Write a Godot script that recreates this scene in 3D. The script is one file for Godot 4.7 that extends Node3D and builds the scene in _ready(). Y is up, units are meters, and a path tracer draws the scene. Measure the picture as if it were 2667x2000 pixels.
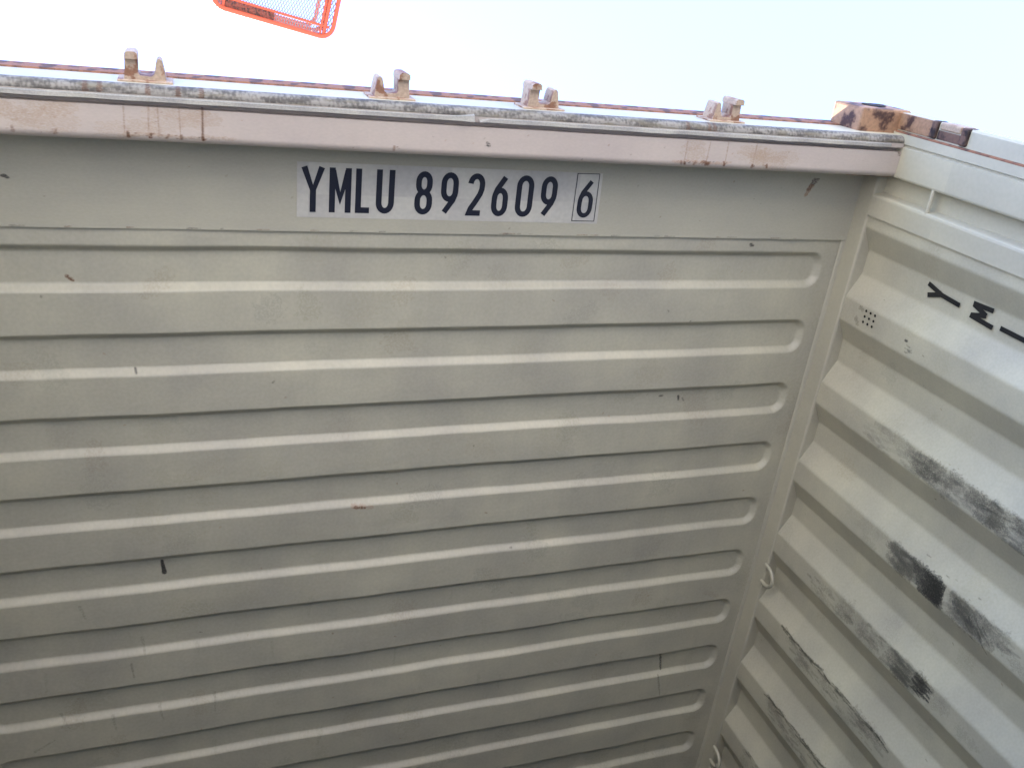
extends Node3D

# The doorway of an open shipping container, seen from low down just outside it, looking up at the
# door header, the ribbed roof and the corrugated side wall.
const WX := 1.203      # half of the inner width: local X = 0 is the inner face of the side wall
const RY := 2.80       # height of the roof's inner face above the ground
const LENGTH := 11.6   # inner length behind the roof's first rib
const RIB := 0.209     # pitch of the roof ribs
const CORR := 0.278    # pitch of the side wall corrugation
const CZ := 0.0247     # where the first corrugation of the side wall turns outwards
var box: Node3D        # the container
var rng := RandomNumberGenerator.new()
var noise := FastNoiseLite.new()

func _ready() -> void:
	rng.seed = 4711
	noise.seed = 12
	set_view()
	make_materials()
	make_ground()
	make_container()
	make_lift()

# ------------------------------------------------------------------ camera, sky, sun, exposure
func set_view() -> void:
	var cam := Camera3D.new()
	cam.name = "camera"
	cam.fov = 46.99
	cam.near = 0.02
	cam.far = 2000.0
	add_child(cam)
	cam.transform = Transform3D(Basis(Vector3(0.93936, -0.32431, 0.11163), Vector3(0.04162, 0.43300, 0.90044), Vector3(-0.34036, -0.84120, 0.42024)).orthonormalized(), at(-1.8018, -2.0270, 0.8381))
	cam.current = true
	var sun := DirectionalLight3D.new()
	sun.name = "sun"
	sun.light_energy = 1.2
	sun.light_color = Color(1.0, 0.945, 0.86)
	sun.light_angular_distance = 0.5
	sun.shadow_enabled = true
	add_child(sun)
	sun.look_at_from_position(Vector3(-0.38, 1.0, -0.77), Vector3.ZERO, Vector3.UP)
	var sky_mat := PhysicalSkyMaterial.new()
	sky_mat.energy_multiplier = 3.0
	sky_mat.turbidity = 6.0
	sky_mat.rayleigh_color = Color(0.225, 0.345, 0.80)
	sky_mat.mie_coefficient = 0.008
	sky_mat.ground_color = Color(0.40, 0.40, 0.40)
	var sky := Sky.new()
	sky.sky_material = sky_mat
	var env := Environment.new()
	env.background_mode = Environment.BG_SKY
	env.sky = sky
	env.tonemap_mode = Environment.TONE_MAPPER_LINEAR
	env.tonemap_exposure = 9.3
	env.sdfgi_enabled = true
	env.ssao_enabled = true
	env.ssil_enabled = true
	var we := WorldEnvironment.new()
	we.name = "world_environment"
	we.environment = env
	add_child(we)

func at(x: float, y: float, z: float) -> Vector3:
	return Vector3(x + WX, y + RY, z)

# ------------------------------------------------------------------ materials
var m_paint: StandardMaterial3D
var m_roof: StandardMaterial3D
var m_side: StandardMaterial3D
var m_header: StandardMaterial3D
var m_plate: StandardMaterial3D
var m_worn: StandardMaterial3D
var m_rust: StandardMaterial3D
var m_tan: StandardMaterial3D
var m_cast: StandardMaterial3D
var m_rust_shade: StandardMaterial3D
var m_sticker: StandardMaterial3D
var m_ink: StandardMaterial3D
var m_black: StandardMaterial3D
var m_strip: StandardMaterial3D
var m_floor: StandardMaterial3D
var m_ground: StandardMaterial3D
var m_orange: StandardMaterial3D
var m_mesh: StandardMaterial3D
var m_tread: StandardMaterial3D
var m_tyre: StandardMaterial3D
var m_hole: StandardMaterial3D

const PAINT := Color(0.682, 0.664, 0.592)

func plain(c: Color, rough: float, metal := 0.0) -> StandardMaterial3D:
	var m := StandardMaterial3D.new()
	m.albedo_color = c
	m.roughness = rough
	m.metallic = metal
	m.cull_mode = BaseMaterial3D.CULL_DISABLED
	return m

func noise_image(w: int, h: int, freq: float, oct: int, sd: int, stretch := Vector2.ONE) -> Image:
	var n := FastNoiseLite.new()
	n.seed = sd
	n.frequency = freq
	n.fractal_octaves = oct
	var img := n.get_image(maxi(4, int(w / stretch.x)), maxi(4, int(h / stretch.y)), false, false, true)
	img.resize(w, h, Image.INTERPOLATE_CUBIC)
	img.convert(Image.FORMAT_L8)
	return img

# Mottled paint: a broad drift of tone, a fine grain and faint streaks, as bytes of an RGB image.
func paint_image(w: int, h: int, base: Color, sd: int, drift: float, grain: float, streak_along_x: bool) -> Image:
	var a := noise_image(w, h, 0.006, 4, sd).get_data()
	var b := noise_image(w, h, 0.16, 3, sd + 1).get_data()
	var c := noise_image(w, h, 0.05, 3, sd + 2, Vector2(14, 1) if streak_along_x else Vector2(1, 14)).get_data()
	var out := PackedByteArray()
	out.resize(w * h * 3)
	var br := base.r * 255.0
	var bg := base.g * 255.0
	var bb := base.b * 255.0
	var k := 0
	for i in w * h:
		var t: float = 1.0 + (a[i] - 128.0) / 128.0 * drift + (b[i] - 128.0) / 128.0 * grain + (c[i] - 128.0) / 128.0 * grain * 0.35
		out[k] = clampi(int(br * t), 0, 255)
		out[k + 1] = clampi(int(bg * t), 0, 255)
		out[k + 2] = clampi(int(bb * (t - (a[i] - 128.0) / 128.0 * drift * 0.25)), 0, 255)
		k += 3
	return Image.create_from_data(w, h, false, Image.FORMAT_RGB8, out)

# A soft broken stroke of some other matter (rust, rubber, dirt) drawn into a texture.
func stroke(img: Image, a: Vector2, b: Vector2, w0: float, w1: float, col: Color, alpha: float, broken := 0.5, seed_shift := 0.0) -> void:
	var wm := maxf(w0, w1) + 2.0
	var lo := Vector2(minf(a.x, b.x) - wm, minf(a.y, b.y) - wm)
	var hi := Vector2(maxf(a.x, b.x) + wm, maxf(a.y, b.y) + wm)
	var d := b - a
	var l2 := maxf(d.length_squared(), 1e-6)
	noise.frequency = 0.11
	for y in range(maxi(0, int(lo.y)), mini(img.get_height(), int(hi.y) + 1)):
		for x in range(maxi(0, int(lo.x)), mini(img.get_width(), int(hi.x) + 1)):
			var p := Vector2(x, y)
			var t := clampf((p - a).dot(d) / l2, 0, 1)
			var dist := p.distance_to(a + d * t)
			var r := lerpf(w0, w1, t)
			var nz := noise.get_noise_2d(x + seed_shift, y)
			r *= 1.0 + nz * broken
			var k := clampf(r - dist + 0.5, 0, 1) * alpha
			if broken > 0:
				k *= clampf(1.0 - broken * (0.5 + 1.6 * noise.get_noise_2d(x * 2.7 + seed_shift, y * 2.7 + 900.0)), 0, 1)
			if k > 0.01:
				img.set_pixel(x, y, img.get_pixel(x, y).lerp(col, k))

# A field of fine scratches or speckles inside a rectangle, running along dir.
func scuff(img: Image, r: Rect2, dir: Vector2, count: int, length: float, width: float, col: Color, alpha: float) -> void:
	for i in count:
		var c := r.position + Vector2(rng.randf(), rng.randf()) * r.size
		var d := dir.rotated(rng.randf_range(-0.25, 0.25)).normalized() * length * rng.randf_range(0.3, 1.0) * 0.5
		stroke(img, c - d, c + d, width * rng.randf_range(0.4, 1.0), width * rng.randf_range(0.2, 0.9), col, alpha * rng.randf_range(0.4, 1.0), 0.6, rng.randf() * 500.0)

# Thin uneven films of dust and hand-sized smears, scattered at random over the whole sheet.
func grime(img: Image, count: int, strength: float) -> void:
	for i in count:
		var c := Vector2(rng.randf() * img.get_width(), rng.randf() * img.get_height())
		var d := Vector2(rng.randf_range(-30, 30), rng.randf_range(-30, 30))
		stroke(img, c, c + d, rng.randf_range(5, 24), rng.randf_range(3, 16), [Color(0.46, 0.44, 0.35), Color(0.50, 0.42, 0.34), Color(0.42, 0.42, 0.40), Color(0.60, 0.57, 0.46)][i % 4], rng.randf_range(0.06, 0.17) * strength, 0.95, rng.randf() * 3000.0)

func textured(img: Image, rough: float) -> StandardMaterial3D:
	var m := plain(Color.WHITE, rough)
	img.generate_mipmaps()
	m.albedo_texture = ImageTexture.create_from_image(img)
	m.texture_repeat = true
	return m

func triplanar(img: Image, rough: float, scale: float) -> StandardMaterial3D:
	var m := textured(img, rough)
	m.uv1_triplanar = true
	m.uv1_scale = Vector3.ONE * scale
	return m

func rusty_image(w: int, h: int, base: Color, rust: Color, sd: int, level: float, stretch := Vector2.ONE, sharp := 7.0) -> Image:
	var a := noise_image(w, h, 0.018, 5, sd, stretch)
	var b := noise_image(w, h, 0.12, 3, sd + 5)
	var img := Image.create(w, h, false, Image.FORMAT_RGB8)
	for y in h:
		for x in w:
			var v := a.get_pixel(x, y).r
			var g := b.get_pixel(x, y).r
			var k := clampf((v - level) * sharp + (g - 0.5) * 1.2, 0, 1)
			var c := base.lerp(rust, k)
			c = c * (0.9 + 0.2 * g)
			img.set_pixel(x, y, c)
	return img

const DARK := Color(0.13, 0.125, 0.12)
const BROWN := Color(0.30, 0.17, 0.10)
const ORANGE_RUST := Color(0.52, 0.31, 0.18)

func make_materials() -> void:
	m_paint = triplanar(paint_image(512, 512, PAINT, 3, 0.035, 0.02, false), 0.5, 0.8)
	m_tan = triplanar(rusty_image(256, 256, Color(0.64, 0.565, 0.49), Color(0.47, 0.335, 0.255), 21, 0.60), 0.7, 4.0)
	m_cast = triplanar(rusty_image(256, 256, Color(0.58, 0.455, 0.355), Color(0.25, 0.165, 0.14), 28, 0.47, Vector2.ONE, 4.0), 0.75, 2.4)
	m_rust_shade = triplanar(rusty_image(128, 128, Color(0.40, 0.31, 0.27), Color(0.16, 0.12, 0.12), 37, 0.46, Vector2.ONE, 4.0), 0.85, 5.0)  # dark rust of the lugs; also the shade coloured in under the hinge blade
	m_rust = triplanar(rusty_image(256, 256, Color(0.50, 0.345, 0.26), Color(0.30, 0.21, 0.18), 31, 0.52), 0.85, 5.0)
	m_sticker = triplanar(paint_image(128, 128, Color(0.725, 0.712, 0.672), 45, 0.05, 0.03, true), 0.4, 3.0)
	m_ink = plain(Color(0.10, 0.11, 0.16), 0.45)
	m_black = plain(Color(0.07, 0.07, 0.075), 0.55)
	m_hole = plain(Color(0.04, 0.04, 0.035), 0.9)
	m_strip = triplanar(paint_image(256, 256, Color(0.56, 0.55, 0.52), 51, 0.14, 0.10, true), 0.5, 4.0)
	m_floor = triplanar(paint_image(512, 512, Color(0.35, 0.285, 0.14), 61, 0.2, 0.12, false), 0.75, 0.6)
	m_ground = triplanar(paint_image(1024, 1024, Color(0.635, 0.635, 0.625), 71, 0.08, 0.09, false), 0.9, 0.22)
	m_orange = plain(Color(0.62, 0.25, 0.15), 0.55)
	m_mesh = plain(Color(0.44, 0.43, 0.47), 0.6, 0.2)
	m_tread = triplanar(rusty_image(128, 128, Color(0.42, 0.20, 0.16), Color(0.22, 0.12, 0.11), 81, 0.5), 0.8, 6.0)
	m_tyre = plain(Color(0.10, 0.10, 0.10), 0.9)
	roof_texture()
	side_texture()
	header_texture()

# Roof: 2 mm a pixel. u follows X from -2.406 to 0, v follows z from 0.30 down to -2.20.
func rp(x: float, z: float) -> Vector2:
	return Vector2((x + 2.406) / 0.002, (0.30 - z) / 0.002)

func roof_texture() -> void:
	var img := paint_image(1203, 1250, PAINT, 101, 0.06, 0.03, false)
	# chips, scratches and rust spots where the photograph shows them
	stroke(img, rp(-1.897, -0.652), rp(-1.893, -0.690), 1.6, 2.8, DARK, 0.95, 0.3)
	stroke(img, rp(-1.40, -0.529), rp(-1.372, -0.533), 1.6, 2.2, BROWN, 0.9, 0.7)
	stroke(img, rp(-1.405, -0.526), rp(-1.352, -0.534), 4.0, 3.0, Color(0.62, 0.47, 0.38), 0.4, 0.7)
	stroke(img, rp(-2.050, 0.130), rp(-2.040, 0.122), 2.0, 1.4, BROWN, 0.8, 0.6)
	stroke(img, rp(-0.318, 0.227), rp(-0.310, 0.225), 2.8, 1.4, DARK, 0.8, 0.5)
	stroke(img, rp(-0.440, -0.246), rp(-0.437, -0.258), 1.8, 1.4, DARK, 0.8, 0.4)
	stroke(img, rp(-0.505, -0.242), rp(-0.495, -0.242), 1.2, 1.2, DARK, 0.6, 0.4)
	stroke(img, rp(-0.425, -0.253), rp(-0.418, -0.262), 1.2, 1.0, DARK, 0.4, 0.5)
	stroke(img, rp(-0.289, -1.265), rp(-0.272, -1.345), 2.2, 1.6, DARK, 0.75, 0.6)
	stroke(img, rp(-0.287, -1.36), rp(-0.26, -1.46), 1.8, 1.0, DARK, 0.3, 0.7)
	stroke(img, rp(-1.927, -0.095), rp(-1.925, -0.103), 1.3, 1.3, DARK, 0.6, 0.3)
	stroke(img, rp(-1.991, -0.972), rp(-1.987, -1.02), 1.6, 1.0, DARK, 0.25, 0.6)
	# sparse rust freckles and scrapes
	for i in 70:
		var c := rp(rng.randf_range(-2.3, -0.06), rng.randf_range(-1.9, 0.24))
		stroke(img, c, c + Vector2(rng.randf_range(-3, 3), rng.randf_range(-2, 2)), rng.randf_range(0.5, 1.1), 0.5, [DARK, BROWN, ORANGE_RUST][i % 3], rng.randf_range(0.15, 0.5), 0.5, i * 13.0)
	# scrapes across the deeper ribs
	for q in [[-2.18, -1.13, -2.16, -1.17], [-2.05, -1.15, -2.045, -1.20], [-1.93, -1.14, -1.92, -1.19], [-1.78, -1.13, -1.78, -1.19], [-2.25, -1.235, -2.20, -1.205], [-1.96, -0.90, -1.955, -0.95], [-2.10, -0.76, -2.09, -0.80]]:
		stroke(img, rp(q[0], q[1]), rp(q[2], q[3]), 2.2, 1.0, Color(0.27, 0.26, 0.22), 0.20, 0.8, q[0] * 333.0)
	# dusty drag marks deeper in
	for i in 46:
		var c := rp(rng.randf_range(-2.3, -0.15), rng.randf_range(-2.0, -0.75))
		stroke(img, c, c + Vector2(rng.randf_range(-4, 4), rng.randf_range(12, 40)), rng.randf_range(1.5, 5), 1.5, Color(0.42, 0.41, 0.34), rng.randf_range(0.06, 0.16), 0.8, i * 17.0)
	grime(img, 170, 1.0)
	m_roof = textured(img, 0.48)

# Side wall: 1.5 mm a pixel. u follows z from 0.36 down to -2.04, v follows Y from 0 to -1.3.
func sp(y: float, z: float) -> Vector2:
	return Vector2((0.36 - z) / 0.0015, -y / 0.0015)

func side_texture() -> void:
	var img := paint_image(1600, 868, PAINT, 201, 0.06, 0.03, true)
	var up := Vector2(0, 1)
	var zb := func(j: int, k: float) -> float: return CZ - CORR * j + k
	# rubbed rubber and dirt on the inward faces of the corrugation
	# second inward face: grey smears
	scuff(img, Rect2(sp(-0.30, zb.call(1, 0.070)), Vector2(46, 120)), up, 24, 40, 5, Color(0.33, 0.33, 0.31), 0.22)
	scuff(img, Rect2(sp(-0.47, zb.call(1, 0.066)), Vector2(42, 120)), up, 40, 40, 5, Color(0.25, 0.25, 0.24), 0.26)
	stroke(img, sp(-0.525, zb.call(1, 0.03)), sp(-0.56, zb.call(1, 0.026)), 10, 7, Color(0.22, 0.22, 0.21), 0.6, 0.8)
	scuff(img, Rect2(sp(-0.66, zb.call(1, 0.070)), Vector2(46, 170)), up, 60, 34, 5, Color(0.25, 0.25, 0.24), 0.28)
	scuff(img, Rect2(sp(-0.70, zb.call(1, 0.072)), Vector2(26, 120)), up, 12, 24, 3, DARK, 0.55)
	# third inward face: the black rubbed patch and the smears after it
	scuff(img, Rect2(sp(-0.52, zb.call(2, 0.068)), Vector2(40, 60)), up, 36, 50, 6, Color(0.28, 0.28, 0.265), 0.36)
	for i in 7:
		stroke(img, sp(-0.585 - 0.008 * i, zb.call(2, 0.066 - 0.0095 * i)), sp(-0.676 - 0.004 * i, zb.call(2, 0.066 - 0.0095 * i)), 6.0, 8.0, Color(0.17, 0.17, 0.165), 0.6, 0.7, i * 60.0)
	for i in 9:
		stroke(img, sp(-0.628 - 0.006 * (i % 4), zb.call(2, 0.064 - 0.0075 * i)), sp(-0.694, zb.call(2, 0.064 - 0.0075 * i)), 4.0, 6.0, Color(0.11, 0.11, 0.108), 0.62, 0.65, i * 40.0)
	scuff(img, Rect2(sp(-0.735, zb.call(2, 0.070)), Vector2(40, 55)), up, 26, 40, 6, Color(0.26, 0.26, 0.245), 0.36)
	stroke(img, sp(-0.745, zb.call(2, 0.05)), sp(-0.80, zb.call(2, 0.03)), 9, 6, Color(0.2, 0.2, 0.2), 0.7, 0.8)
	scuff(img, Rect2(sp(-0.79, zb.call(2, 0.05)), Vector2(40, 40)), Vector2(0.7, 1), 10, 30, 2.0, DARK, 0.8)
	scuff(img, Rect2(sp(-0.80, zb.call(2, 0.07)), Vector2(46, 200)), up, 14, 30, 3, Color(0.3, 0.3, 0.29), 0.4)
	scuff(img, Rect2(sp(-0.60, zb.call(2, 0.10)), Vector2(30, 160)), up, 8, 10, 1.4, DARK, 0.5)
	# fourth inward face
	scuff(img, Rect2(sp(-0.24, zb.call(3, 0.070)), Vector2(40, 230)), up, 40, 16, 3.4, Color(0.27, 0.27, 0.24), 0.28)
	scuff(img, Rect2(sp(-0.62, zb.call(3, 0.070)), Vector2(42, 60)), up, 44, 40, 5, Color(0.27, 0.27, 0.25), 0.36)
	scuff(img, Rect2(sp(-0.725, zb.call(3, 0.068)), Vector2(38, 22)), up, 26, 30, 3.0, Color(0.09, 0.09, 0.09), 0.95)
	# fifth and deeper inward faces: a rubbed front edge and speckle
	for j in [4, 5, 6]:
		scuff(img, Rect2(sp(-0.22, zb.call(j, 0.074)), Vector2(8, 330)), up, 46, 40, 2.4, Color(0.2, 0.2, 0.17), 0.7)
		scuff(img, Rect2(sp(-0.26, zb.call(j, 0.066)), Vector2(36, 300)), up, 46, 26, 3.4, Color(0.3, 0.3, 0.27), 0.35)
	for b in [[1, -0.28, -0.95, 0.12], [2, -0.30, -1.1, 0.12], [3, -0.30, -1.0, 0.12], [1, -0.48, -0.62, 0.30], [1, -0.66, -0.86, 0.38], [2, -0.50, -0.60, 0.30], [2, -0.73, -0.82, 0.30], [2, -0.84, -1.1, 0.2], [3, -0.24, -0.56, 0.20], [3, -0.62, -0.74, 0.32], [4, -0.24, -0.66, 0.18], [5, -0.24, -0.7, 0.16], [6, -0.2, -0.7, 0.16]]:
		for i in 16:
			var y: float = lerpf(b[1], b[2], rng.randf())
			var z: float = zb.call(b[0], rng.randf_range(0.008, 0.066))
			stroke(img, sp(y, z), sp(y - rng.randf_range(0.0, 0.05), z), rng.randf_range(6, 15), rng.randf_range(4, 11), Color(0.31, 0.30, 0.27), 1.5 * b[3] * rng.randf_range(0.4, 1.0), 0.9, rng.randf() * 900.0)
	# smudges by the ventilator and a small knock below it
	stroke(img, sp(-0.134, 0.087), sp(-0.142, 0.083), 5, 4, Color(0.36, 0.35, 0.3), 0.55, 0.8)
	stroke(img, sp(-0.130, 0.050), sp(-0.138, 0.040), 5, 4, Color(0.38, 0.37, 0.31), 0.5, 0.8)
	stroke(img, sp(-0.325, 0.066), sp(-0.330, 0.066), 2.4, 2.4, DARK, 0.75, 0.4)
	scuff(img, Rect2(sp(-0.335, 0.055), Vector2(14, 14)), up, 8, 9, 2.0, Color(0.3, 0.3, 0.28), 0.6)
	for i in 60:
		var c := sp(rng.randf_range(-1.2, -0.08), rng.randf_range(-1.9, 0.3))
		stroke(img, c, c + Vector2(rng.randf_range(-2, 2), rng.randf_range(-4, 4)), rng.randf_range(0.5, 1.2), 0.6, [DARK, BROWN][i % 2], rng.randf_range(0.15, 0.45), 0.5, i * 23.0)
	grime(img, 120, 0.9)
	m_side = textured(img, 0.45)

# Header underside: 2 mm a pixel along X, v along the profile in 1 mm.
func hp(x: float, s: float) -> Vector2:
	return Vector2((x + 2.406) / 0.002, s)

func header_texture() -> void:
	var img := paint_image(1203, 256, Color(0.700, 0.655, 0.615), 301, 0.03, 0.02, false)
	# rust runs and the drops that dried along the inner edge
	for r in [[-1.899, 0.9], [-1.86, 0.9], [-1.803, 0.6], [-1.761, 1.0], [-0.65, 0.9], [-0.592, 1.0], [-0.585, 0.9], [-0.538, 0.8], [-0.457, 0.9], [-0.413, 0.8], [-0.625, 0.6], [-0.66, 0.5], [-1.83, 0.5], [-2.03, 0.4], [-2.10, 0.3], [-1.372, 0.4]]:
		var x: float = r[0]
		stroke(img, hp(x, 121), hp(x + rng.randf_range(-0.004, 0.004), 128 + rng.randf_range(0, 5)), 1.6, 1.1, BROWN, r[1], 0.5, x * 90.0)
		for e in 3:
			var q := hp(x + rng.randf_range(-0.014, 0.014), 122 + rng.randf_range(0, 8))
			stroke(img, q, q + Vector2(1, 1), 1.0, 0.7, [BROWN, DARK][e % 2], r[1] * 0.7, 0.5, e * 70.0)
	for x in [-1.905, -1.86, -1.805, -1.761, -0.655, -0.590, -0.540, -0.456, -1.845]:
		stroke(img, hp(x, 200), hp(x + rng.randf_range(-0.003, 0.003), 128), 0.7, 0.45, Color(0.45, 0.34, 0.26), 0.55, 0.7, x * 50.0)
	stroke(img, hp(-1.761, 204), hp(-1.762, 124), 0.8, 0.9, Color(0.28, 0.18, 0.13), 0.75, 0.4)
	stroke(img, hp(-0.60, 130), hp(-0.585, 126), 3.5, 2.5, BROWN, 0.7, 0.6)
	stroke(img, hp(-1.162, 150), hp(-1.158, 142), 1.6, 2.6, DARK, 0.55, 0.8)
	stroke(img, hp(-1.166, 142), hp(-1.155, 141), 1.0, 1.4, DARK, 0.5, 0.8)
	stroke(img, hp(-0.014, 186), hp(-0.006, 172), 3.0, 2.0, Color(0.30, 0.25, 0.22), 0.7, 0.7)
	for i in 34:
		var xs: float = rng.randf_range(-2.36, -1.74) if i < 24 else rng.randf_range(-0.72, -0.36)
		var ss := rng.randf_range(126, 178)
		stroke(img, hp(xs, ss), hp(xs + rng.randf_range(-0.03, 0.03), ss + rng.randf_range(-14, 14)), rng.randf_range(8, 22), rng.randf_range(5, 14), Color(0.60, 0.50, 0.40), rng.randf_range(0.15, 0.34), 0.85, i * 77.0)
	for i in 10:
		stroke(img, hp(-1.90 + 0.02 * i, 124 + (i * 7) % 5), hp(-1.885 + 0.02 * i, 124 + (i * 5) % 6), 4.0, 3.0, Color(0.56, 0.46, 0.36), 0.3, 0.8, i * 44.0)
	for i in 8:
		stroke(img, hp(-0.68 + 0.02 * i, 126 + (i * 7) % 5), hp(-0.665 + 0.02 * i, 126 + (i * 5) % 6), 4.0, 3.0, Color(0.60, 0.46, 0.36), 0.35, 0.8, i * 54.0)
	for i in 40:
		var c := hp(rng.randf_range(-2.3, 0), rng.randf_range(118, 205))
		stroke(img, c, c + Vector2(1, rng.randf_range(0, 4)), 0.7, 0.5, [BROWN, DARK, ORANGE_RUST][i % 3], rng.randf_range(0.15, 0.4), 0.5, i * 11.0)
	m_header = textured(img, 0.4)
	# the plate behind the header: running length 210 mm on its hidden side, then 4 mm edge, then the face
	img = paint_image(1203, 428, PAINT, 351, 0.03, 0.02, true)
	var pp := func(x: float, z: float) -> Vector2: return Vector2((x + 2.406) / 0.002, 214.0 + (z - 0.2458) / 0.001)
	stroke(img, pp.call(-0.163, 0.416), pp.call(-0.180, 0.386), 5.0, 2.5, Color(0.27, 0.22, 0.21), 0.75, 0.7)
	stroke(img, pp.call(-0.172, 0.400), pp.call(-0.184, 0.370), 4.0, 2.0, ORANGE_RUST, 0.6, 0.7, 40.0)
	stroke(img, pp.call(-2.145, 0.352), pp.call(-2.138, 0.348), 3.0, 2.0, DARK, 0.8, 0.4)
	for i in 26:
		var x := rng.randf_range(-2.3, -0.1)
		stroke(img, pp.call(x, 0.248), pp.call(x + rng.randf_range(0.004, 0.03), 0.2485), rng.randf_range(1.0, 3.0), 1.0, [BROWN, DARK][i % 2], rng.randf_range(0.1, 0.4), 0.7, i * 19.0)
	for i in 24:
		var c: Vector2 = pp.call(rng.randf_range(-2.3, -0.05), rng.randf_range(0.26, 0.42))
		stroke(img, c, c + Vector2(1, rng.randf_range(0, 4)), 0.8, 0.6, [BROWN, DARK][i % 2], rng.randf_range(0.12, 0.4), 0.5, i * 29.0)
	m_plate = textured(img, 0.45)
	# the front edge that the door seal rubs: paint scraped to grey steel, streaked across
	var w := 1203
	var h := 64
	var a := noise_image(w, h, 0.022, 4, 401)
	var b := noise_image(w, h, 0.22, 3, 402, Vector2(1, 6))
	var c2 := noise_image(w, h, 0.02, 2, 403)
	var e := Image.create(w, h, false, Image.FORMAT_RGB8)
	for y in h:
		for x in w:
			var k := clampf((a.get_pixel(x, y).r - 0.42) * 1.8 + (b.get_pixel(x, y).r - 0.5) * 1.5 + 0.3, 0, 1)
			var col := Color(0.50, 0.485, 0.455).lerp(Color(0.285, 0.27, 0.25), k)
			col = col.lerp(Color(0.40, 0.37, 0.30), clampf((c2.get_pixel(x, y).r - 0.64) * 3.0, 0, 0.5))
			e.set_pixel(x, y, col)
	for x in [-1.97, -1.945, -1.86, -1.805, -1.762, -0.66, -0.60, -0.585]:
		stroke(e, Vector2((x + 2.406) / 0.002, 4), Vector2((x + 2.406) / 0.002, 60), 2.6, 1.6, BROWN, 0.75, 0.7, x * 70.0)
	m_worn = textured(e, 0.6)

# ------------------------------------------------------------------ mesh helpers
func put(parent: Node, called: String, mesh: Mesh, mat: Material, where := Vector3.ZERO) -> MeshInstance3D:
	var o := MeshInstance3D.new()
	o.name = called
	o.mesh = mesh
	o.material_override = mat
	o.position = where
	parent.add_child(o, true)
	return o

func new_st() -> SurfaceTool:
	var st := SurfaceTool.new()
	st.begin(Mesh.PRIMITIVE_TRIANGLES)
	st.set_smooth_group(-1)
	return st

func tri(st: SurfaceTool, a: Vector3, b: Vector3, c: Vector3) -> void:
	st.add_vertex(a)
	st.add_vertex(b)
	st.add_vertex(c)

func quad(st: SurfaceTool, a: Vector3, b: Vector3, c: Vector3, d: Vector3) -> void:
	tri(st, a, b, c)
	tri(st, a, c, d)

func done(st: SurfaceTool) -> ArrayMesh:
	st.generate_normals()
	return st.commit()

# A polygon swept straight from a to b; map turns a polygon point and a depth into a point.
func prism(st: SurfaceTool, poly: PackedVector2Array, d0: float, d1: float, map: Callable) -> void:
	var n := poly.size()
	var ids := Geometry2D.triangulate_polygon(poly)
	var test: Vector3 = (map.call(Vector2(1, 0), 0.0) - map.call(Vector2.ZERO, 0.0)).cross(map.call(Vector2(0, 1), 0.0) - map.call(Vector2.ZERO, 0.0))
	var along: Vector3 = map.call(Vector2.ZERO, 1.0) - map.call(Vector2.ZERO, 0.0)
	var flip := (test.dot(along) > 0) != Geometry2D.is_polygon_clockwise(poly)
	for i in n:
		var p := poly[i]
		var q := poly[(i + 1) % n]
		var a: Vector3 = map.call(p, d0)
		var b: Vector3 = map.call(q, d0)
		var c: Vector3 = map.call(q, d1)
		var d: Vector3 = map.call(p, d1)
		if flip:
			quad(st, a, d, c, b)
		else:
			quad(st, a, b, c, d)
	for i in range(0, ids.size(), 3):
		for e in 2:
			var dd: float = [d0, d1][e]
			var a: Vector3 = map.call(poly[ids[i]], dd)
			var b: Vector3 = map.call(poly[ids[i + 1]], dd)
			var c: Vector3 = map.call(poly[ids[i + 2]], dd)
			var want: Vector3 = along * (1.0 if e == 1 else -1.0) * signf(d1 - d0)
			if (b - a).cross(c - a).dot(want) > 0:
				tri(st, a, c, b)
			else:
				tri(st, a, b, c)

func bevel_box(st: SurfaceTool, lo: Vector3, hi: Vector3, r: float) -> void:
	# a box whose edges and corners are rounded in two steps
	var c := (lo + hi) * 0.5
	var h := (hi - lo) * 0.5
	var n := 4
	var dirs := [Vector3.RIGHT, Vector3.LEFT, Vector3.UP, Vector3.DOWN, Vector3.BACK, Vector3.FORWARD]
	for dvec in dirs:
		var d: Vector3 = dvec
		var u := Vector3(d.y, d.z, d.x).abs()
		var v := d.cross(u)
		var ts := []
		for axis in [u, v]:
			var hl: float = absf(h.dot(axis.abs()))
			ts.append([-hl, -hl + r * 0.35, -hl + r, hl - r, hl - r * 0.35, hl])
		for i in 5:
			for j in 5:
				var q := []
				for o in [[0, 0], [1, 0], [1, 1], [0, 1]]:
					var p: Vector3 = d * absf(h.dot(d.abs())) + u * ts[0][i + o[0]] + v * ts[1][j + o[1]]
					var inner := p.clamp(-h + Vector3.ONE * r, h - Vector3.ONE * r)
					var off := p - inner
					q.append(c + inner + (off.normalized() * r if off.length() > 1e-6 else Vector3.ZERO))
				quad(st, q[0], q[3], q[2], q[1])

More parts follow.
